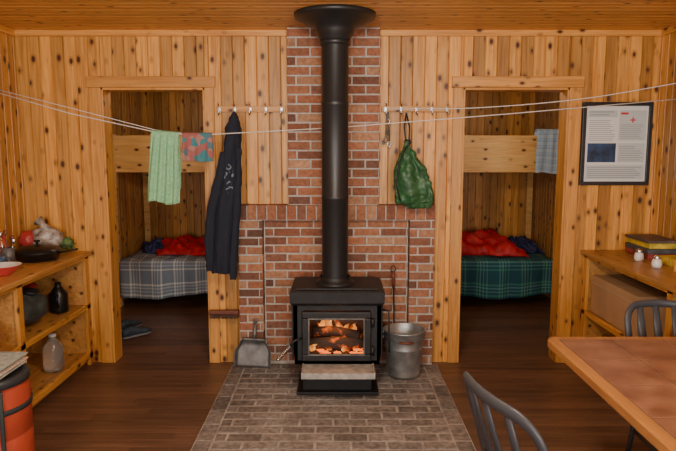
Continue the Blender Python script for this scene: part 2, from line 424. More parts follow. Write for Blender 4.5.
b=B('stovepipe')
px,py=PXC,3.98
b.lathe((px,py,0),[(.088,.762),(.088,1.31),(.0895,1.312),(.0895,1.335),(.088,1.337),(.088,1.92),(.0895,1.922),(.0895,1.945),(.088,1.947),(.088,2.42)],pipeM,40)
b.lathe((px,py,0),[(.095,2.33),(.11,2.36),(.125,2.39),(.13,2.415),(.20,2.44),(.235,2.47),(.26,2.472),(.262,2.499)],pipeM,48,False,True)
b.lathe((px,py,0),[(.088,2.30),(.098,2.302),(.098,2.335),(.09,2.337)],pipeM,40)
b.done()

# ------------------------------------------------------------ hearth tools
b=B('metal_bucket'); c=(.475,4.185,.024)
b.lathe(c,[(.0,.004),(.110,.004),(.114,0),(.118,.02),(.133,.20),(.136,.205),(.138,.21),(.136,.216),(.148,.325),(.154,.33),(.154,.338),(.148,.34),(.144,.335),(.132,.21),(.112,.02),(0,.018)],steel,40)
for sgn in(-1,1):
    b.box(c[0]+sgn*.150-.006,c[0]+sgn*.150+.006,c[1]-.02,c[1]+.02,.30,.365,steel,.003)
pts=[(c[0]+.155*math.cos(a),c[1]-.155*math.sin(a)*.97,.345-.09*math.sin(a)*.5) for a in [math.pi*i/20 for i in range(21)]]
b.tube(pts,.004,dull,8)
b.tube([pts[8],pts[10],pts[12]],.009,redwood,10)
b.done()

b=B('dustpan')
lean=Matrix.Translation((-.635,4.31,.030))@Matrix.Rotation(math.radians(-11),4,'X')@Matrix.Rotation(math.radians(3),4,'Y')
def pan(u,v):
    w=.135-.035*max(0,v-.55)/.45*1.6
    x=(u*2-1); e=max(0,abs(x)-.86)/.14
    return lean@Vector((x*w,-.055*e-(.03*max(0,v-.8)/.2),.0+.215*v))
b.grid(pan,28,14,dull)
b.box(-.085,.085,-.055,.003,.205,.215,dull,.002,M=lean)
b.tube([lean@Vector(p) for p in[(0,-.01,.205),(0,-.015,.25),(0,-.01,.33)]],[.012,.013,.010],dull,12)
ring=[lean@Vector((.014*math.cos(a),-.01,.344+.014*math.sin(a))) for a in [2*math.pi*i/16 for i in range(16)]]
b.tube(ring,.004,dull,8,loop=True)
b.done(solid=.003)

b=B('hearth_brush')
b.box(-.975,-.75,4.40,4.455,.405,.432,redwood,.006)
bris=simple('bristles',(.10,.05,.035),.95,noise=.4,nscale=120,bump=.8)
for i in range(36):
    x=-.965+.205*i/35
    b.tube([(x,4.427,.41),(x+U(-.004,.004),4.415+U(-.02,.02),.372)],[.006,.004],bris,5)
b.cyl((-.85,4.498,.425),(-.85,4.44,.425),.005,dull,8)
b.done()

b=B('fireplace_poker')
b.tube([(.425,4.30,.026),(.418,4.34,.3),(.412,4.368,.62)],.006,black,8)
b.tube([(.412,4.368,.62),(.411,4.372,.70),(.410,4.376,.74)],[.011,.014,.011],redwood,12)
rg=[(.410+.018*math.cos(a),4.378,.76+.022*math.sin(a)) for a in [2*math.pi*i/20 for i in range(20)]]
b.tube(rg,.004,black,8,loop=True)
b.tube([(.425,4.30,.05),(.40,4.29,.06),(.392,4.285,.09)],[.006,.005,.002],black,8)
b.done()

# ------------------------------------------------------------ coat racks
def rack(name,x0,x1,n,z=1.935):
    b=B(name)
    b.box(x0,x1,4.484,4.5,z-.022,z+.022,trimX,.003)
    for i in range(n):
        x=x0+.03+(x1-x0-.06)*i/(n-1)
        b.box(x-.008,x+.008,4.478,4.485,z-.028,z+.018,chrome,.002)
        b.tube([(x,4.48,z-.012),(x,4.455,z-.045),(x,4.43,z-.048),(x,4.415,z-.02)],[.0035,.0035,.0035,.005],chrome,8)
        b.tube([(x,4.48,z+.008),(x,4.45,z+.02),(x,4.425,z+.045)],[.0035,.0035,.0055],chrome,8)
    b.done()
rack('coat_rack',-.90,-.385,5); rack('coat_rack',.32,.83,5)

# ------------------------------------------------------------ hanging clothes
def loft(b,secs,yc,mat,seg=48,rip=.10,fr=5,hd=.055,sub=6):
    out=[]
    for i in range(len(secs)-1):
        for j in range(sub):
            t=j/sub; t2=t*t*(3-2*t)*.5+t*.5
            out.append([a+(c-a)*t2 for a,c in zip(secs[i],secs[i+1])])
    out.append(list(secs[-1])); rings=[]
    for z,xl,xr,dp in out:
        cx=(xl+xr)/2; hw=(xr-xl)/2; ring=[]
        for k in range(seg):
            a=2*math.pi*k/seg
            fold=rip*(math.sin(fr*a+z*3.1)+.6*math.sin((fr*2+1)*a+1.7-z*5))*min(1,hw/.05)
            dd=hd*dp*(1+fold*2.2); 
            ca=math.cos(a); sa=math.sin(a)
            ring.append((cx+hw*(1+fold*.12)*math.copysign(abs(ca)**.8,ca),yc+dd*math.copysign(abs(sa)**.85,sa),z+.004*math.sin(3*a+z*9)))
        rings.append(ring)
    b.rings(rings,mat)
jm,nt,pb=newmat('navy_jacket'); N=nt.nodes.new; L=nt.links.new
tc=N('ShaderNodeTexCoord'); mp=N('ShaderNodeMapping'); mp.inputs['Location'].default_value=(.775*30,0,-1.43*9); mp.inputs['Scale'].default_value=(30,0,9)
gr=N('ShaderNodeTexGradient'); gr.gradient_type='SPHERICAL'; L(tc.outputs['Object'],mp.inputs[0]); L(mp.outputs[0],gr.inputs[0])
nz=N('ShaderNodeTexNoise'); nz.inputs['Scale'].default_value=45; nz.inputs['Detail'].default_value=1; L(tc.outputs['Object'],nz.inputs[0])
ml=N('ShaderNodeMath'); ml.operation='MULTIPLY'; 
g2=N('ShaderNodeMath'); g2.operation='GREATER_THAN'; g2.inputs[1].default_value=.05; L(gr.outputs['Fac'],g2.inputs[0])
g3=N('ShaderNodeMath'); g3.operation='GREATER_THAN'; g3.inputs[1].default_value=.58; L(nz.outputs['Fac'],g3.inputs[0])
L(g2.outputs[0],ml.inputs[0]); L(g3.outputs[0],ml.inputs[1])
mx=N('ShaderNodeMix'); mx.data_type='RGBA'; mx.inputs[6].default_value=(.012,.016,.03,1); mx.inputs[7].default_value=(.20,.23,.27,1)
L(ml.outputs[0],mx.inputs[0]); L(mx.outputs[2],pb.inputs['Base Color']); pb.inputs['Roughness'].default_value=.9
b=B('hanging_jacket'); Y=4.325
loft(b,[(1.905,-.745,-.725,.25),(1.87,-.76,-.71,.5),(1.78,-.795,-.69,.9),(1.635,-.82,-.69,1),(1.42,-.865,-.70,1),(1.2,-.92,-.715,1),(.97,-.935,-.735,.9),(.80,-.93,-.75,.9),(.74,-.925,-.755,.7)],Y,jm,rip=.11)
loft(b,[(1.62,-.84,-.79,.5),(1.45,-.88,-.81,.6),(1.2,-.945,-.87,.65),(1.0,-.965,-.89,.65),(.80,-.962,-.90,.6),(.76,-.955,-.905,.5)],Y-.03,jm,rip=.05,fr=3)
loft(b,[(1.66,-.73,-.69,.5),(1.4,-.735,-.688,.6),(1.1,-.765,-.71,.6),(.80,-.79,-.735,.6),(.70,-.79,-.74,.5)],Y-.035,jm,rip=.05,fr=3)
b.blob((-.75,Y-.01,1.76),(.055,.045,.085),jm,.1,3)
b.done(disp=[(.03,.07)])

bagM=simple('green_nylon',(.03,.11,.04),.45,noise=.25,nscale=10,bump=.2)
bagD=simple('dark_nylon',(.02,.03,.022),.5)
b=B('hanging_bag'); Y=4.31
loft(b,[(1.69,.478,.508,.4),(1.65,.468,.52,.5),(1.59,.44,.56,.75),(1.51,.405,.625,1),(1.42,.395,.665,1.1),(1.32,.405,.69,1.05),(1.26,.425,.685,.9),(1.225,.47,.66,.5)],Y,bagM,rip=.08,fr=5,hd=.06,seg=72,sub=9)
o=b.done(disp=[(.055,.08),(.016,.03)])
b=B('bag_drawcord')
b.tube([(.495,4.415,1.90),(.475,4.37,1.80),(.485,Y,1.69)],.006,bagD,8)
b.tube([(.495,4.415,1.90),(.515,4.37,1.80),(.505,Y,1.69)],.006,bagD,8)
b.lathe((.495,Y,1.69),[(.02,-.02),(.027,0),(.02,.02)],bagD,16,True,True)
b.tube([(.49,Y-.03,1.67),(.43,Y-.065,1.55),(.41,Y-.075,1.40),(.44,Y-.07,1.28)],.008,bagD,8,sy=.4)
d=b.done(); d.name='drawcord'; d.parent=o
b=B('key_lanyard')
teal=simple('teal_webbing',(.08,.22,.2),.7)
for dx,zb,m in((.0,1.76,teal),(.014,1.70,chrome),(-.012,1.73,dull)):
    b.tube([(.36+dx*.3,4.42,1.91),(.362+dx,4.435,1.83),(.362+dx,4.44,zb)],.004,m,6)
    rg=[(.362+dx+.012*math.cos(a),4.44,zb-.02+.022*math.sin(a)) for a in [2*math.pi*i/14 for i in range(14)]]
    b.tube(rg,.003,m,6,loop=True)
b.done()

# ------------------------------------------------------------ clothes lines & towels
def catm(P,n=12):
    P=[Vector(p) for p in P]; out=[]
    Q=[P[0]*2-P[1]]+P+[P[-1]*2-P[-2]]
    for i in range(1,len(Q)-2):
        for j in range(n):
            t=j/n; a,b_,c,d=Q[i-1],Q[i],Q[i+1],Q[i+2]
            out.append(.5*((2*b_)+(c-a)*t+(2*a-5*b_+4*c-d)*t*t+(3*b_-a-3*c+d)*t**3))
    out.append(P[-1]); return out
b=B('clothesline')
l1=[(-2.355,4.22,2.03),(-1.85,4.22,1.885),(-1.26,4.22,1.757),(-1.09,4.22,1.745),(-.90,4.22,1.742),(0,4.22,1.79),(1.2,4.22,1.885),(2.355,4.22,1.985)]
b.tube(l1,.0036,rope,6)
b.tube(catm([(.36,4.425,1.93),(1.0,4.36,1.935),(1.7,4.28,1.99),(2.355,4.2,2.095)]),.0036,rope,6)
b.tube([(-2.355,4.24,2.05),(-1.9,4.25,1.935),(-1.28,4.235,1.775),(-1.09,4.225,1.752)],.003,rope,6)
for p in((-2.345,4.22,2.03),(2.345,4.22,1.985),(2.345,4.2,2.095)): b.blob(p,(.012,.012,.012),dull,0,seg=10)
b.done()

def plaid(name,base,c2,c3,nu,nv,str2=.5):
    m,nt,pb=newmat(name); N=nt.nodes.new; L=nt.links.new
    uv=N('ShaderNodeUVMap'); uv.uv_map='UVMap'; sp=N('ShaderNodeSeparateXYZ'); L(uv.outputs[0],sp.inputs[0])
    def st(ax,n):
        mu=N('ShaderNodeMath'); mu.operation='MULTIPLY'; mu.inputs[1].default_value=n; L(sp.outputs[ax],mu.inputs[0])
        fr=N('ShaderNodeMath'); fr.operation='FRACT'; L(mu.outputs[0],fr.inputs[0])
        r=N('ShaderNodeValToRGB'); r.color_ramp.interpolation='CONSTANT'; e=r.color_ramp.elements
        e[0].position=0; e[0].color=(*base,1); e[1].position=.42; e[1].color=(*c2,1)
        for p,c in((.50,base),(.56,c3),(.62,base),(.70,c3),(.74,base),(.84,c2),(.9,base)):
            q=e.new(p); q.color=(*c,1)
        L(fr.outputs[0],r.inputs[0]); return r
    mx=N('ShaderNodeMix'); mx.data_type='RGBA'; mx.inputs[0].default_value=.5
    L(st(0,nu).outputs[0],mx.inputs[6]); L(st(1,nv).outputs[0],mx.inputs[7]); L(mx.outputs[2],pb.inputs['Base Color'])
    pb.inputs['Roughness'].default_value=.95
    return m
def towel(name,x0,x1,y,zt,fl,bl,mat,rip=.012,fr=5,r=.008,slant=0,narrow=0,thick=.006,linez=None):
    b=B(name); L_=fl+bl
    def f(u,v):
        d=v*L_-fl; dz=abs(d); cx=(x0+x1)/2; w=(x1-x0)*(1-narrow*(1-min(1,dz/fl)))
        x=cx+(u-.5)*w*(1+.03*math.sin(v*9))+slant*dz
        side=-1 if d<0 else 1
        yy=y+side*min(r,dz)*1.0+side*rip*.6*min(1,dz/.1)+(rip*min(1,dz/.12)*math.sin(fr*2*math.pi*u+dz*4+(1.3 if side>0 else 0)))
        top=zt+(linez(u) if linez else 0)
        z=top+(r*math.cos(min(1,dz/r)*math.pi/2) if dz<r else 0)-max(0,dz-r)+.02*math.sin(u*7)*dz
        return (x,yy,z)
    b.grid(f,40,70,mat); return b.done(solid=thick)
towel('green_towel',-1.315,-1.09,4.22,1.757,.50,.40,greenT,.013,4,slant=-.05,narrow=.15,linez=lambda u:.008-.014*u)
pt,nt,pb=newmat('patterned_towel'); N=nt.nodes.new; L=nt.links.new
tc=N('ShaderNodeTexCoord'); v=N('ShaderNodeTexVoronoi'); v.inputs['Scale'].default_value=22; L(tc.outputs['Object'],v.inputs[0])
r=N('ShaderNodeValToRGB'); r.color_ramp.interpolation='CONSTANT'; e=r.color_ramp.elements
e[0].position=0; e[0].color=(.06,.22,.25,1); e[1].position=.3; e[1].color=(.36,.12,.11,1)
for p,c in((.5,(.10,.18,.21)),(.75,(.40,.20,.17))):
    q=e.new(p); q.color=(*c,1)
sp=N('ShaderNodeSeparateColor'); L(v.outputs['Color'],sp.inputs[0]); L(sp.outputs[0],r.inputs[0]); L(r.outputs[0],pb.inputs['Base Color']); pb.inputs['Roughness'].default_value=.95
towel('patterned_towel',-1.085,-.875,4.225,1.744,.195,.17,pt,.008,3,thick=.008)
bt=plaid('blue_checked_towel',(.40,.52,.62),(.06,.20,.38),(.12,.28,.45),4,9)
towel('checked_towel',2.0,2.27,6.13,1.81,.44,.20,bt,.007,3,r=.035,thick=.006)

# ------------------------------------------------------------ bunk beds
plL=plaid('plaid_blue_white',(.17,.21,.26),(.70,.70,.64),(.48,.51,.53),9,5)
plR=plaid('plaid_green_navy',(.012,.07,.10),(.06,.26,.16),(.12,.32,.28),9,5)
matt=simple('mattress_vinyl',(.06,.10,.16),.5)
def bunk(xa,xb,plm,sgn):
    b=B('bunk_bed'); yf,yb=6.16,7.28
    for x in(xa,xb-.07):
        b.box(x,x+.07,yf,yf+.07,0,1.80,bunkX,.004); b.box(x,x+.07,yb-.07,yb,0,1.80,bunkX,.004)
    b.box(xa+.07,xb-.07,yf,yf+.035,1.41,1.785,bunkX,.004)
    b.box(xa+.07,xb-.07,yb-.035,yb,1.42,1.6,bunkX,.004)
    b.box(xa+.07,xb-.07,yf+.035,yb-.035,1.42,1.45,bunkX)
    b.box(xa+.075,xb-.075,yf+.04,yb-.04,1.45,1.57,matt,.02)
    b.box(xa+.07,xb-.07,yf+.02,yf+.055,.18,.36,bunkX,.004)
    b.box(xa+.07,xb-.07,yb-.055,yb-.02,.18,.36,bunkX,.004)
    b.box(xa+.07,xb-.07,yf+.055,yb-.055,.30,.34,bunkX)
    b.box(xa+.075,xb-.075,yf+.01,yb-.03,.34,.48,matt,.03)
    b.done()
    b=B('plaid_blanket')
    def f(u,v):
        x=xa+.085+(xb-xa-.17)*u; L_=1.0+.42; d=v*L_
        if d<1.0: return (x,7.2-d*1.03+.0,.50+.012*math.sin(u*23)*math.sin(v*14)+.006*math.sin(u*50+v*9))
        k=d-1.0
        yy=6.15-.02*min(1,k/.05)-(.018*math.sin(u*38+.8)+.01*math.sin(u*71))*min(1,k/.2)
        return (x,yy-.01,.50-k*(.90+.07*math.sin(u*11)))
    b.grid(f,160,60,plm); b.done(solid=.008)
bunk(-2.345,-.12,plL,-1); bunk(.12,2.345,plR,1)
red=simple('red_sleeping_bag',(.50,.012,.018),.55,noise=.25,nscale=12,bump=.5)
navy=simple('navy_lining',(.02,.03,.10),.6)
# rumpled quilted bag laid over the mattress
def rumple(b,xa,xb,ya,yb,h,mat,seed):
    def f(u,v):
        e=min(1,min(u,1-u)*7)*min(1,min(v,1-v)*5); e=e**.5
        wob=.05*math.sin(v*7+seed)+.03*math.sin(v*17+seed*2)
        x=xa+(xb-xa)*u+wob*(1-2*abs(u-.5))*0+wob
        y=ya+(yb-ya)*v+.04*math.sin(u*9+seed)
        z=.515+e*(h+.35*h*math.sin(u*14+3*math.sin(v*5)+seed)*math.cos(v*6+u*5)+.22*h*math.sin(u*37+v*11)+.15*h*math.sin(v*31-u*9))
        return (x,y,z)
    b.grid(f,90,44,mat)
b=B('sleeping_bag'); rumple(b,-2.02,-.60,6.36,7.12,.095,red,1.0); rumple(b,-2.16,-1.93,6.5,7.0,.07,navy,2.0); b.done(solid=.012,disp=[(.05,.11),(.02,.04)])
b=B('sleeping_bag'); rumple(b,.55,2.03,6.32,7.14,.14,red,2.2); rumple(b,1.98,2.2,6.5,7.1,.08,navy,1.0); b.done(solid=.012,disp=[(.06,.12),(.025,.04)])
shoeM=simple('shoe_fabric',(.04,.06,.085),.8,noise=.4,nscale=20); sole=simple('shoe_sole',(.2,.22,.23),.7)
def shoe(b,x,y,a):
    M=Matrix.Translation((x,y,0.002))@Matrix.Rotation(a,4,'Z')
    rings=[];rs=[]
    for t,w,h in[(0,.022,.05),(.03,.034,.075),(.09,.036,.085),(.14,.038,.065),(.2,.046,.045),(.25,.04,.035),(.275,.02,.022)]:
        rings.append([M@Vector((w*math.cos(2*math.pi*k/16),t,.018+max(0,h*(.5+.5*math.sin(2*math.pi*k/16))))) for k in range(16)])
        rs.append([M@Vector((w*1.12*math.cos(2*math.pi*k/16),t,.011+.009*math.sin(2*math.pi*k/16))) for k in range(16)])
    b.rings(rings,shoeM); b.rings(rs,sole)
    b.lathe(M@Vector((0,.055,.085)),[(.028,-.01),(.033,.008),(.024,.008),(.018,-.008)],shoeM,16)
b=B('sneakers'); shoe(b,-1.87,5.05,-.7); shoe(b,-1.97,5.25,-.4); b.done()

# ------------------------------------------------------------ shelves
def shelf(name,xf,xw,ya,yb,ztop,zmid,divs):
    b=B(name); s=1 if xf>xw else -1
    def bx(xa,xb_,*a,**k): b.box(min(xa,xb_),max(xa,xb_),*a,**k)
    bx(xw,xf+s*.03,ya,yb,ztop-.03,ztop,shelfM,bev=.004)
    bx(xw,xf,ya,yb,zmid-.025,zmid,shelfM,bev=.002)
    bx(xw,xf,ya,yb,.06,.09,shelfM,bev=.002)
    bx(xw,xf-s*.05,ya,yb,0,.06,shelfM)
    for y in divs:
        bx(xw,xf-s*.001,y-.012,y+.012,.09,ztop-.03,shelfM)
        bx(xf-s*.02,xf+s*.004,y-.03,y+.03,.0,ztop-.03,trimZ,bev=.003)
    bx(xf-s*.02,xf+s*.004,ya,yb,zmid-.035,zmid+.002,pineY,bev=.003)
    bx(xf-s*.02,xf+s*.004,ya,yb,ztop-.055,ztop-.03,pineY,bev=.003)
    bx(xf-s*.02,xf+s*.004,ya,yb,.05,.10,pineY,bev=.003)
    b.done()
shelf('storage_shelf',-1.90,-2.352,1.9,4.495,.875,.47,(4.46,3.5,2.7,1.93))
shelf('storage_shelf',1.87,2.352,1.9,4.495,.885,.43,(4.46,3.3,2.6,1.93))

card=simple('cardboard',(.46,.29,.15),.85,noise=.12,nscale=5)
tape=simple('packing_tape',(.5,.38,.24),.35)
b=B('cardboard_box')
b.box(1.90,2.27,3.72,4.40,.434,.71,card,.003)
b.box(1.898,1.901,3.72,4.40,.655,.66,tape); b.box(2.05,2.11,3.715,4.405,.71,.712,tape)
b.done()
b=B('cardboard_box'); b.box(1.93,2.25,3.75,4.3,.092,.26,card,.003); b.box(2.06,2.12,3.75,4.3,.26,.262,tape); b.done()

b=B('board_games')
cols=[(.30,.05,.04),(.06,.07,.08),(.60,.45,.04),(.08,.06,.06)]
z=.886
for i,(c,h) in enumerate(zip(cols,(.04,.035,.04,.02))):
    m=simple('game_box_%d'%i,c,.5,noise=.5,nscale=14); t=U(-.015,.015)
    b.box(2.13+t,2.33,4.06+t,4.40+t,z,z+h-.001,m,.003); z+=h
b.done()
def shaker(x,y):
    b=B('salt_shaker')
    b.lathe((x,y,.886),[(0,0),(.028,0),(.032,.02),(.028,.045),(.02,.055)],white,20); b.lathe((x,y,.886),[(.02,.055),(.022,.07),(.012,.08),(0,.081)],chrome,20); b.done()
shaker(2.06,4.05); shaker(2.05,3.80)
def mug(name,x,y,z,col,r=.042,h=.09,ang=0,inner=None):
    b=B(name); b.lathe((x,y,z),[(0,0),(r*.9,0),(r,.01),(r,h),(r*.93,h),(r*.9,.012),(0,.01)],col,28)
    d=Vector((math.cos(ang),math.sin(ang),0)); c=Vector((x,y,z+h*.5))
    b.tube([c+d*(r*.95)+Vector((0,0,h*.28)),c+d*(r*1.6)+Vector((0,0,h*.25)),c+d*(r*1.75),c+d*(r*1.55)-Vector((0,0,h*.25)),c+d*(r*.95)-Vector((0,0,h*.3))],.006,col,8)
    b.done()
b=B('food_can'); b.lathe((2.12,3.66,.886),[(0,0),(.037,0),(.037,.004),(.035,.006),(.035,.06),(.037,.062),(.037,.066),(.033,.066),(.032,.061),(0,.061)],simple('can_label',(.6,.28,.04),.4,noise=.5,nscale=22),28); b.done()
b=B('playing_card_box'); b.box(2.15,2.28,3.82,3.97,.886,.935,simple('card_box_yellow',(.65,.48,.05),.5,noise=.3,nscale=20),.003); b.done()

# left counter
b=B('frying_pan'); iron=simple('cast_iron',(.012,.012,.012),.35,.3); rd=simple('red_packet',(.5,.05,.05),.4)
PX,PY=-2.09,4.12
b.lathe((PX,PY,.877),[(0,0),(.12,0),(.135,.012),(.158,.055),(.162,.057),(.162,.062),(.154,.06),(.13,.014),(0,.010)],iron,44)
b.tube([(PX+.155,PY-.02,.93),(PX+.20,PY-.03,.94),(PX+.30,PY-.055,.96)],[.011,.009,.013],iron,12,sy=.6)
b.lathe((PX,PY,.939),[(.155,0),(.15,.012),(.10,.034),(.02,.046),(0,.047)],iron,44)
b.lathe((PX,PY,.985),[(.008,0),(.008,.015),(.02,.02),(.02,.03),(0,.034)],iron,16)
b.done()
b=B('grocery_bag'); gb=simple('bag_plastic',(.36,.31,.26),.3,noise=.6,nscale=26,bump=.6); lf=simple('salad_greens',(.10,.17,.05),.7,noise=.5,nscale=30)
b.blob((-2.15,4.385,.985),(.12,.075,.085),gb,.12,5,36,seed=2)
b.tube([(-2.15,4.385,1.04),(-2.17,4.385,1.09),(-2.21,4.385,1.12)],[.06,.02,.04],gb,14)
b.blob((-2.27,4.36,.975),(.06,.07,.075),rd,.12,4,24,seed=1)
b.blob((-2.02,4.42,.945),(.05,.045,.045),lf,.2,5,24,seed=1)
b.done(disp=[(.03,.03)])
blu=simple('blue_enamel',(.06,.10,.16),.3); drk=simple('dark_plastic',(.03,.035,.04),.4)
mug('camping_mug',-2.16,3.76,.876,blu,ang=0); mug('camping_mug',-2.28,3.83,.876,drk,.045,.12,ang=.3)
b=B('water_bottle'); b.lathe((-2.29,4.02,.877),[(0,0),(.034,0),(.036,.01),(.036,.13),(.02,.16),(.018,.165),(.018,.185),(0,.186)],simple('bottle_orange',(.5,.13,.04),.4),28); b.done()
b=B('utensil_holder')
b.lathe((-2.18,3.91,.877),[(0,0),(.04,0),(.042,.12),(.038,.12),(.036,.01),(0,.01)],dull,24)
for i in range(5):
    a=i*1.25; p=Vector((-2.18+.015*math.cos(a),3.91+.015*math.sin(a),.89)); q=Vector((-2.18+.04*math.cos(a),3.91+.04*math.sin(a),1.04+.015*i))
    b.tube([p,q],.004,[chrome,redwood,rd][i%3],6); b.blob(q,(.014,.008,.022),[chrome,redwood,rd][i%3],0,seg=12)
b.done()
b=B('serving_bowl'); b.lathe((-2.045,3.60,.877),[(0,0),(.045,0),(.05,.006),(.09,.045),(.104,.062)],rd,36); b.lathe((-2.045,3.60,.877),[(.104,.062),(.106,.064),(.098,.062),(.08,.042),(.04,.012),(0,.009)],white,36); b.done()
gl,nt,pb=newmat('clear_plastic'); pb.inputs['Transmission Weight'].default_value=.85; pb.inputs['Base Color'].default_value=(.75,.8,.78,1); pb.inputs['Roughness'].default_value=.15
b=B('black_jug'); b.lathe((-2.02,4.24,.474),[(0,0),(.06,0),(.065,.01),(.065,.13),(.03,.18),(.022,.19),(.022,.215),(0,.216)],iron,28)
b.tube([(-2.0,4.19,.60),(-1.985,4.14,.62),(-1.99,4.15,.55),(-2.0,4.185,.52)],.008,iron,8); b.done()
b=B('stuff_sack'); b.blob((-2.08,3.86,.60),(.13,.20,.11),simple('sack_fabric',(.05,.06,.055),.8,noise=.4,nscale=15,bump=.5),.07,4,32,seed=3)
b.tube([(-2.03,3.86,.69),(-2.02,3.86,.72)],[.035,.05],drk,16); b.done(disp=[(.03,.06)])
b=B('glass_jar'); b.lathe((-2.24,4.28,.474),[(0,0),(.045,0),(.048,.01),(.048,.14),(.04,.16),(.04,.17)],simple('jar_preserve',(.20,.09,.04),.2),24); b.lathe((-2.24,4.28,.474),[(.044,.165),(.044,.19),(0,.191)],rd,24); b.done()
b=B('plastic_jug'); b.lathe((-2.0,4.07,.102),[(0,0),(.06,0),(.068,.012),(.068,.15),(.06,.18),(.025,.22),(.022,.225),(.022,.24),(0,.241)],gl,28)
b.lathe((-2.0,4.07,.342),[(.026,0),(.026,.02),(0,.022)],white,20); b.done()
b=B('striped_pouch'); b.blob((-2.05,3.28,.58),(.12,.14,.09),plaid('striped_fabric',(.45,.08,.12),(.6,.5,.5),(.2,.03,.08),8,4),.06,4,32,seed=6); b.done()

b=B('storage_barrel'); bar=simple('red_barrel_plastic',(.40,.06,.03),.4,noise=.1); c=(-1.665,2.72,0.001)
b.lathe(c,[(0,0),(.165,0),(.18,.015),(.187,.05),(.183,.055),(.187,.06),(.19,.30),(.186,.305),(.19,.31),(.187,.52),(.175,.545),(.175,.555)],bar,48)
b.lathe(c,[(.178,.55),(.19,.552),(.19,.585),(.18,.59),(.16,.592),(.155,.58),(0,.58)],drk,48)
strap=simple('dark_strap',(.02,.03,.033),.7)
for z in(.44,): b.lathe(c,[(.190,z-.012),(.194,z-.012),(.194,z+.012),(.190,z+.012)],strap,48)
for a in(-.75,): 
    b.tube([(c[0]+.197*math.cos(a),c[1]+.197*math.sin(a),z) for z in(.02,.2,.4,.55)],.010,strap,8)
b.done()
b=B('newspaper_stack'); z=.594
for i in range(7):
    t=U(-.012,.012); b.box(-1.80+t,-1.53+t,2.60+t,2.84+t,z,z+.008,simple('news%d'%i,(U(.35,.6),U(.33,.5),U(.3,.42)),.85,noise=.3,nscale=40),.002); z+=.0082
b.blob((-1.70,2.73,z+.03),(.075,.075,.035),simple('kindling_bag',(.35,.08,.09),.6,noise=.5,nscale=30),.12,4,24)
b.done()

# ------------------------------------------------------------ framed poster
b=B('framed_poster'); fr=simple('poster_frame',(.015,.015,.017),.35); y=4.5-.001
X0,X1,Z0,Z1=1.80,2.315,1.375,1.985
for a in((X0,X1,Z1-.028,Z1),(X0,X1,Z0,Z0+.028),(X0,X0+.028,Z0+.028,Z1-.028),(X1-.028,X1,Z0+.028,Z1-.028)):
    b.box(a[0],a[1],y-.028,y-.001,a[2],a[3],fr,.003)
b.box(X0+.02,X1-.02,y-.012,y-.002,Z0+.02,Z1-.02,paper)
ink=simple('ink_grey',(.28,.30,.31),.8); redi=simple('ink_red',(.6,.05,.05),.8); nb=simple('photo_blue',(.02,.05,.12),.5,noise=.8,nscale=14); pale=simple('panel_pale',(.55,.60,.60),.7)
def pr(a,c,d,e,m,k=.0130): b.box(X0+a,X0+c,y-k,y-.011,Z0+d,Z0+e,m)
pr(.045,.26,.50,.55,pale); pr(.055,.235,.535,.542,ink,.0136); pr(.055,.20,.515,.521,ink,.0136)
for i in range(11): pr(.055,U(.20,.25),.33+i*.0145,.334+i*.0145,ink)
pr(.275,.475,.33,.55,pale); 
for i in range(8): pr(.285,U(.42,.465),.345+i*.014,.349+i*.014,ink,.0136)
pr(.355,.395,.475,.485,redi,.0136); pr(.37,.38,.46,.50,redi,.0137); pr(.285,.34,.52,.535,redi,.0136)
pr(.05,.26,.17,.31,nb); pr(.275,.475,.17,.31,pale)
for i in range(7): pr(.285,U(.4,.46),.185+i*.0165,.19+i*.0165,ink,.0136)
pr(.045,.475,.045,.15,pale)
for i in range(6): pr(.055,U(.38,.46),.055+i*.015,.06+i*.015,ink,.0136)
b.done()

# ------------------------------------------------------------ table
tm,nt,pb=newmat('table_tile'); N=nt.nodes.new; L=nt.links.new
tc=N('ShaderNodeTexCoord'); n1=N('ShaderNodeTexNoise'); n1.inputs['Scale'].default_value=9; n1.inputs['Detail'].default_value=8; L(tc.outputs['Object'],n1.inputs[0])
r=N('ShaderNodeValToRGB'); e=r.color_ramp.elements; e[0].position=.3; e[0].color=(.17,.07,.04,1); e[1].position=.7; e[1].color=(.34,.17,.10,1)
L(n1.outputs['Fac'],r.inputs[0]); L(r.outputs[0],pb.inputs['Base Color']); pb.inputs['Roughness'].default_value=.36
grout=simple('tile_grout',(.16,.09,.06),.9)
b=B('dining_table'); tx0,tx1,ty0,ty1=.985,1.80,1.0,2.77
def rrect(xa,xb,ya,yb,r,z,n=6):
    out=[]
    for cx,cy,a0 in((xb-r,yb-r,0),(xa+r,yb-r,90),(xa+r,ya+r,180),(xb-r,ya+r,270)):
        for i in range(n+1):
            a=math.radians(a0+90*i/n); out.append((cx+r*math.cos(a),cy+r*math.sin(a),z))
    return out
b.rings([rrect(tx0+.004,tx1-.004,ty0+.004,ty1-.004,.05,.712),rrect(tx0,tx1,ty0,ty1,.05,.717),rrect(tx0,tx1,ty0,ty1,.05,.747),rrect(tx0+.004,tx1-.004,ty0+.004,ty1-.004,.046,.752)],tabW,smooth=False)
bw=.05
b.box(tx0+bw,tx1-bw,ty0+bw,ty1-bw,.750,.7535,grout)
nx,ny=3,6; sx=(tx1-tx0-2*bw)/nx; sy=(ty1-ty0-2*bw)/ny
for i in range(nx):
    for j in range(ny):
        b.box(tx0+bw+i*sx+.003,tx0+bw+(i+1)*sx-.003,ty0+bw+j*sy+.003,ty0+bw+(j+1)*sy-.003,.752,.7555,tm,.001)
for y in(1.4,2.35):
    b.box(1.36,1.44,y-.04,y+.04,.06,.70,tabW,.006); b.box(1.18,1.62,y-.035,y+.035,.001,.06,tabW,.008); b.box(1.12,1.68,y-.03,y+.03,.67,.713,tabW,.006)
b.box(1.38,1.42,1.4,2.35,.2,.28,tabW,.004)
b.done()

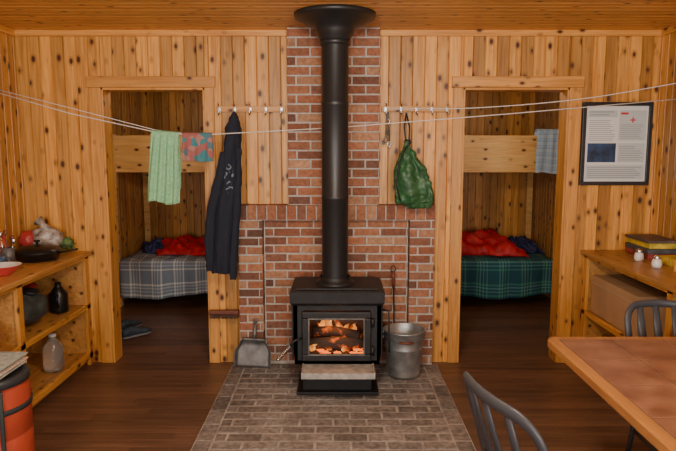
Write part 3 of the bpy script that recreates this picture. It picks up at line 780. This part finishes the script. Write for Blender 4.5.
# ------------------------------------------------------------ chairs
def chair(loc,ang,w=1.0,h=.975):
    M=Matrix.Translation(loc)@Matrix.Rotation(ang,4,'Z')@Matrix.Diagonal((w,1,h,1))
    b=B('dining_chair')
    b.rings([rrect(-.19,.19,-.19,.21,.07,.435),rrect(-.205,.205,-.20,.225,.08,.445),rrect(-.205,.205,-.20,.225,.08,.455),rrect(-.19,.19,-.185,.21,.07,.462),rrect(-.12,.12,-.12,.14,.07,.452)],plastic)
    def bk(x,z):
        return Vector((x,-.19-.12*(z-.45)/.42-.05*(1-(x/.21)**2)*min(1,(z-.45)/.2),z))
    hoop=[bk(-.185,.45),bk(-.195,.55),bk(-.205,.68),bk(-.205,.76)]
    for i in range(1,6):
        a=math.pi-math.pi/2*i/6; hoop.append(bk(-.125+.08*math.cos(a),.78+.09*math.sin(a)))
    hoop+= [bk(-.125,.87),bk(-.06,.873),bk(0,.875),bk(.06,.873),bk(.125,.87)]
    for i in range(1,6):
        a=math.pi/2-math.pi/2*i/6; hoop.append(bk(.125+.08*math.cos(a),.78+.09*math.sin(a)))
    hoop+=[bk(.205,.76),bk(.205,.68),bk(.195,.55),bk(.185,.45)]
    b.tube(hoop,.021,plastic,12,sy=.55,up=(0,1,0))
    for x in(-.10,0,.10):
        b.tube([bk(x*.8,.45),bk(x*.95,.6),bk(x*1.05,.74),bk(x*1.05,.866)],[.02,.024,.024,.02],plastic,10,sy=.35,up=(0,1,0))
    b.tube([bk(-.195,.56),bk(-.1,.56),bk(0,.56),bk(.1,.56),bk(.195,.56)],.018,plastic,10,sy=.5,up=(0,1,0))
    for sx_ in(-1,1):
        b.tube([(sx_*.17,.18,.44),(sx_*.20,.215,.005)],[.017,.013],plastic,12)
        b.tube([(sx_*.17,-.17,.44),(sx_*.20,-.235,.005)],[.017,.013],plastic,12)
        b.tube([(sx_*.185,.198,.22),(sx_*.185,-.2,.22)],.009,plastic,8)
    b.tube([(-.17,.18,.42),(.17,.18,.42)],.010,plastic,8)
    b.done(M=M)
chair((.81,1.92,0),-math.pi/2+.26,1.1,.985)
chair((1.67,2.72,0),math.pi,.86,.955)

# ------------------------------------------------------------ lights
def area(name,loc,rot,sx,sy,p,col=(1,1,1)):
    l=bpy.data.lights.new(name,'AREA'); l.shape='RECTANGLE'; l.size=sx; l.size_y=sy; l.energy=p; l.color=col
    o=bpy.data.objects.new(name,l); o.location=loc; o.rotation_euler=rot; scene.collection.objects.link(o)
for i,(a,c) in enumerate(wx):
    area('window_daylight',((a+c)/2,YB-.03,1.52),(math.radians(90),0,0),1.35,1.1,82,(1,.97,.92))
def fill_lamp(x,y,p):  # added fill light with an invented ceiling fixture, kept out of view
    b=B('fill_fixture'); b.lathe((x,y,ZC),[(.09,-.001),(.09,-.02),(.05,-.03)],white,28,False,True); b.done()
    l=bpy.data.lights.new('fill_bulb','POINT'); l.energy=p; l.shadow_soft_size=.12; l.color=(1,.90,.75)
    o=bpy.data.objects.new('fill_bulb',l); o.location=(x,y,ZC-.16); scene.collection.objects.link(o)
fill_lamp(0,1.8,92)  # unseen fill added above the main room
fill_lamp(-1.2,5.3,11); fill_lamp(1.2,5.3,13)  # unseen fill added to brighten both bedrooms
l=bpy.data.lights.new('fire_glow','POINT'); l.energy=1.2; l.color=(1,.35,.1); l.shadow_soft_size=.05
o=bpy.data.objects.new('fire_glow',l); o.location=(-.01,3.90,.50); scene.collection.objects.link(o)
w=bpy.data.worlds.new('World'); scene.world=w; w.use_nodes=True
w.node_tree.nodes['Background'].inputs[0].default_value=(.75,.85,1,1); w.node_tree.nodes['Background'].inputs[1].default_value=1.0

# ------------------------------------------------------------ camera
cam=bpy.data.cameras.new('camera'); cam.sensor_width=36; cam.lens=600/676*36
co=bpy.data.objects.new('camera',cam); co.location=(0,0,1.63); co.rotation_euler=(math.radians(90-7.1),0,0)
scene.collection.objects.link(co); scene.camera=co
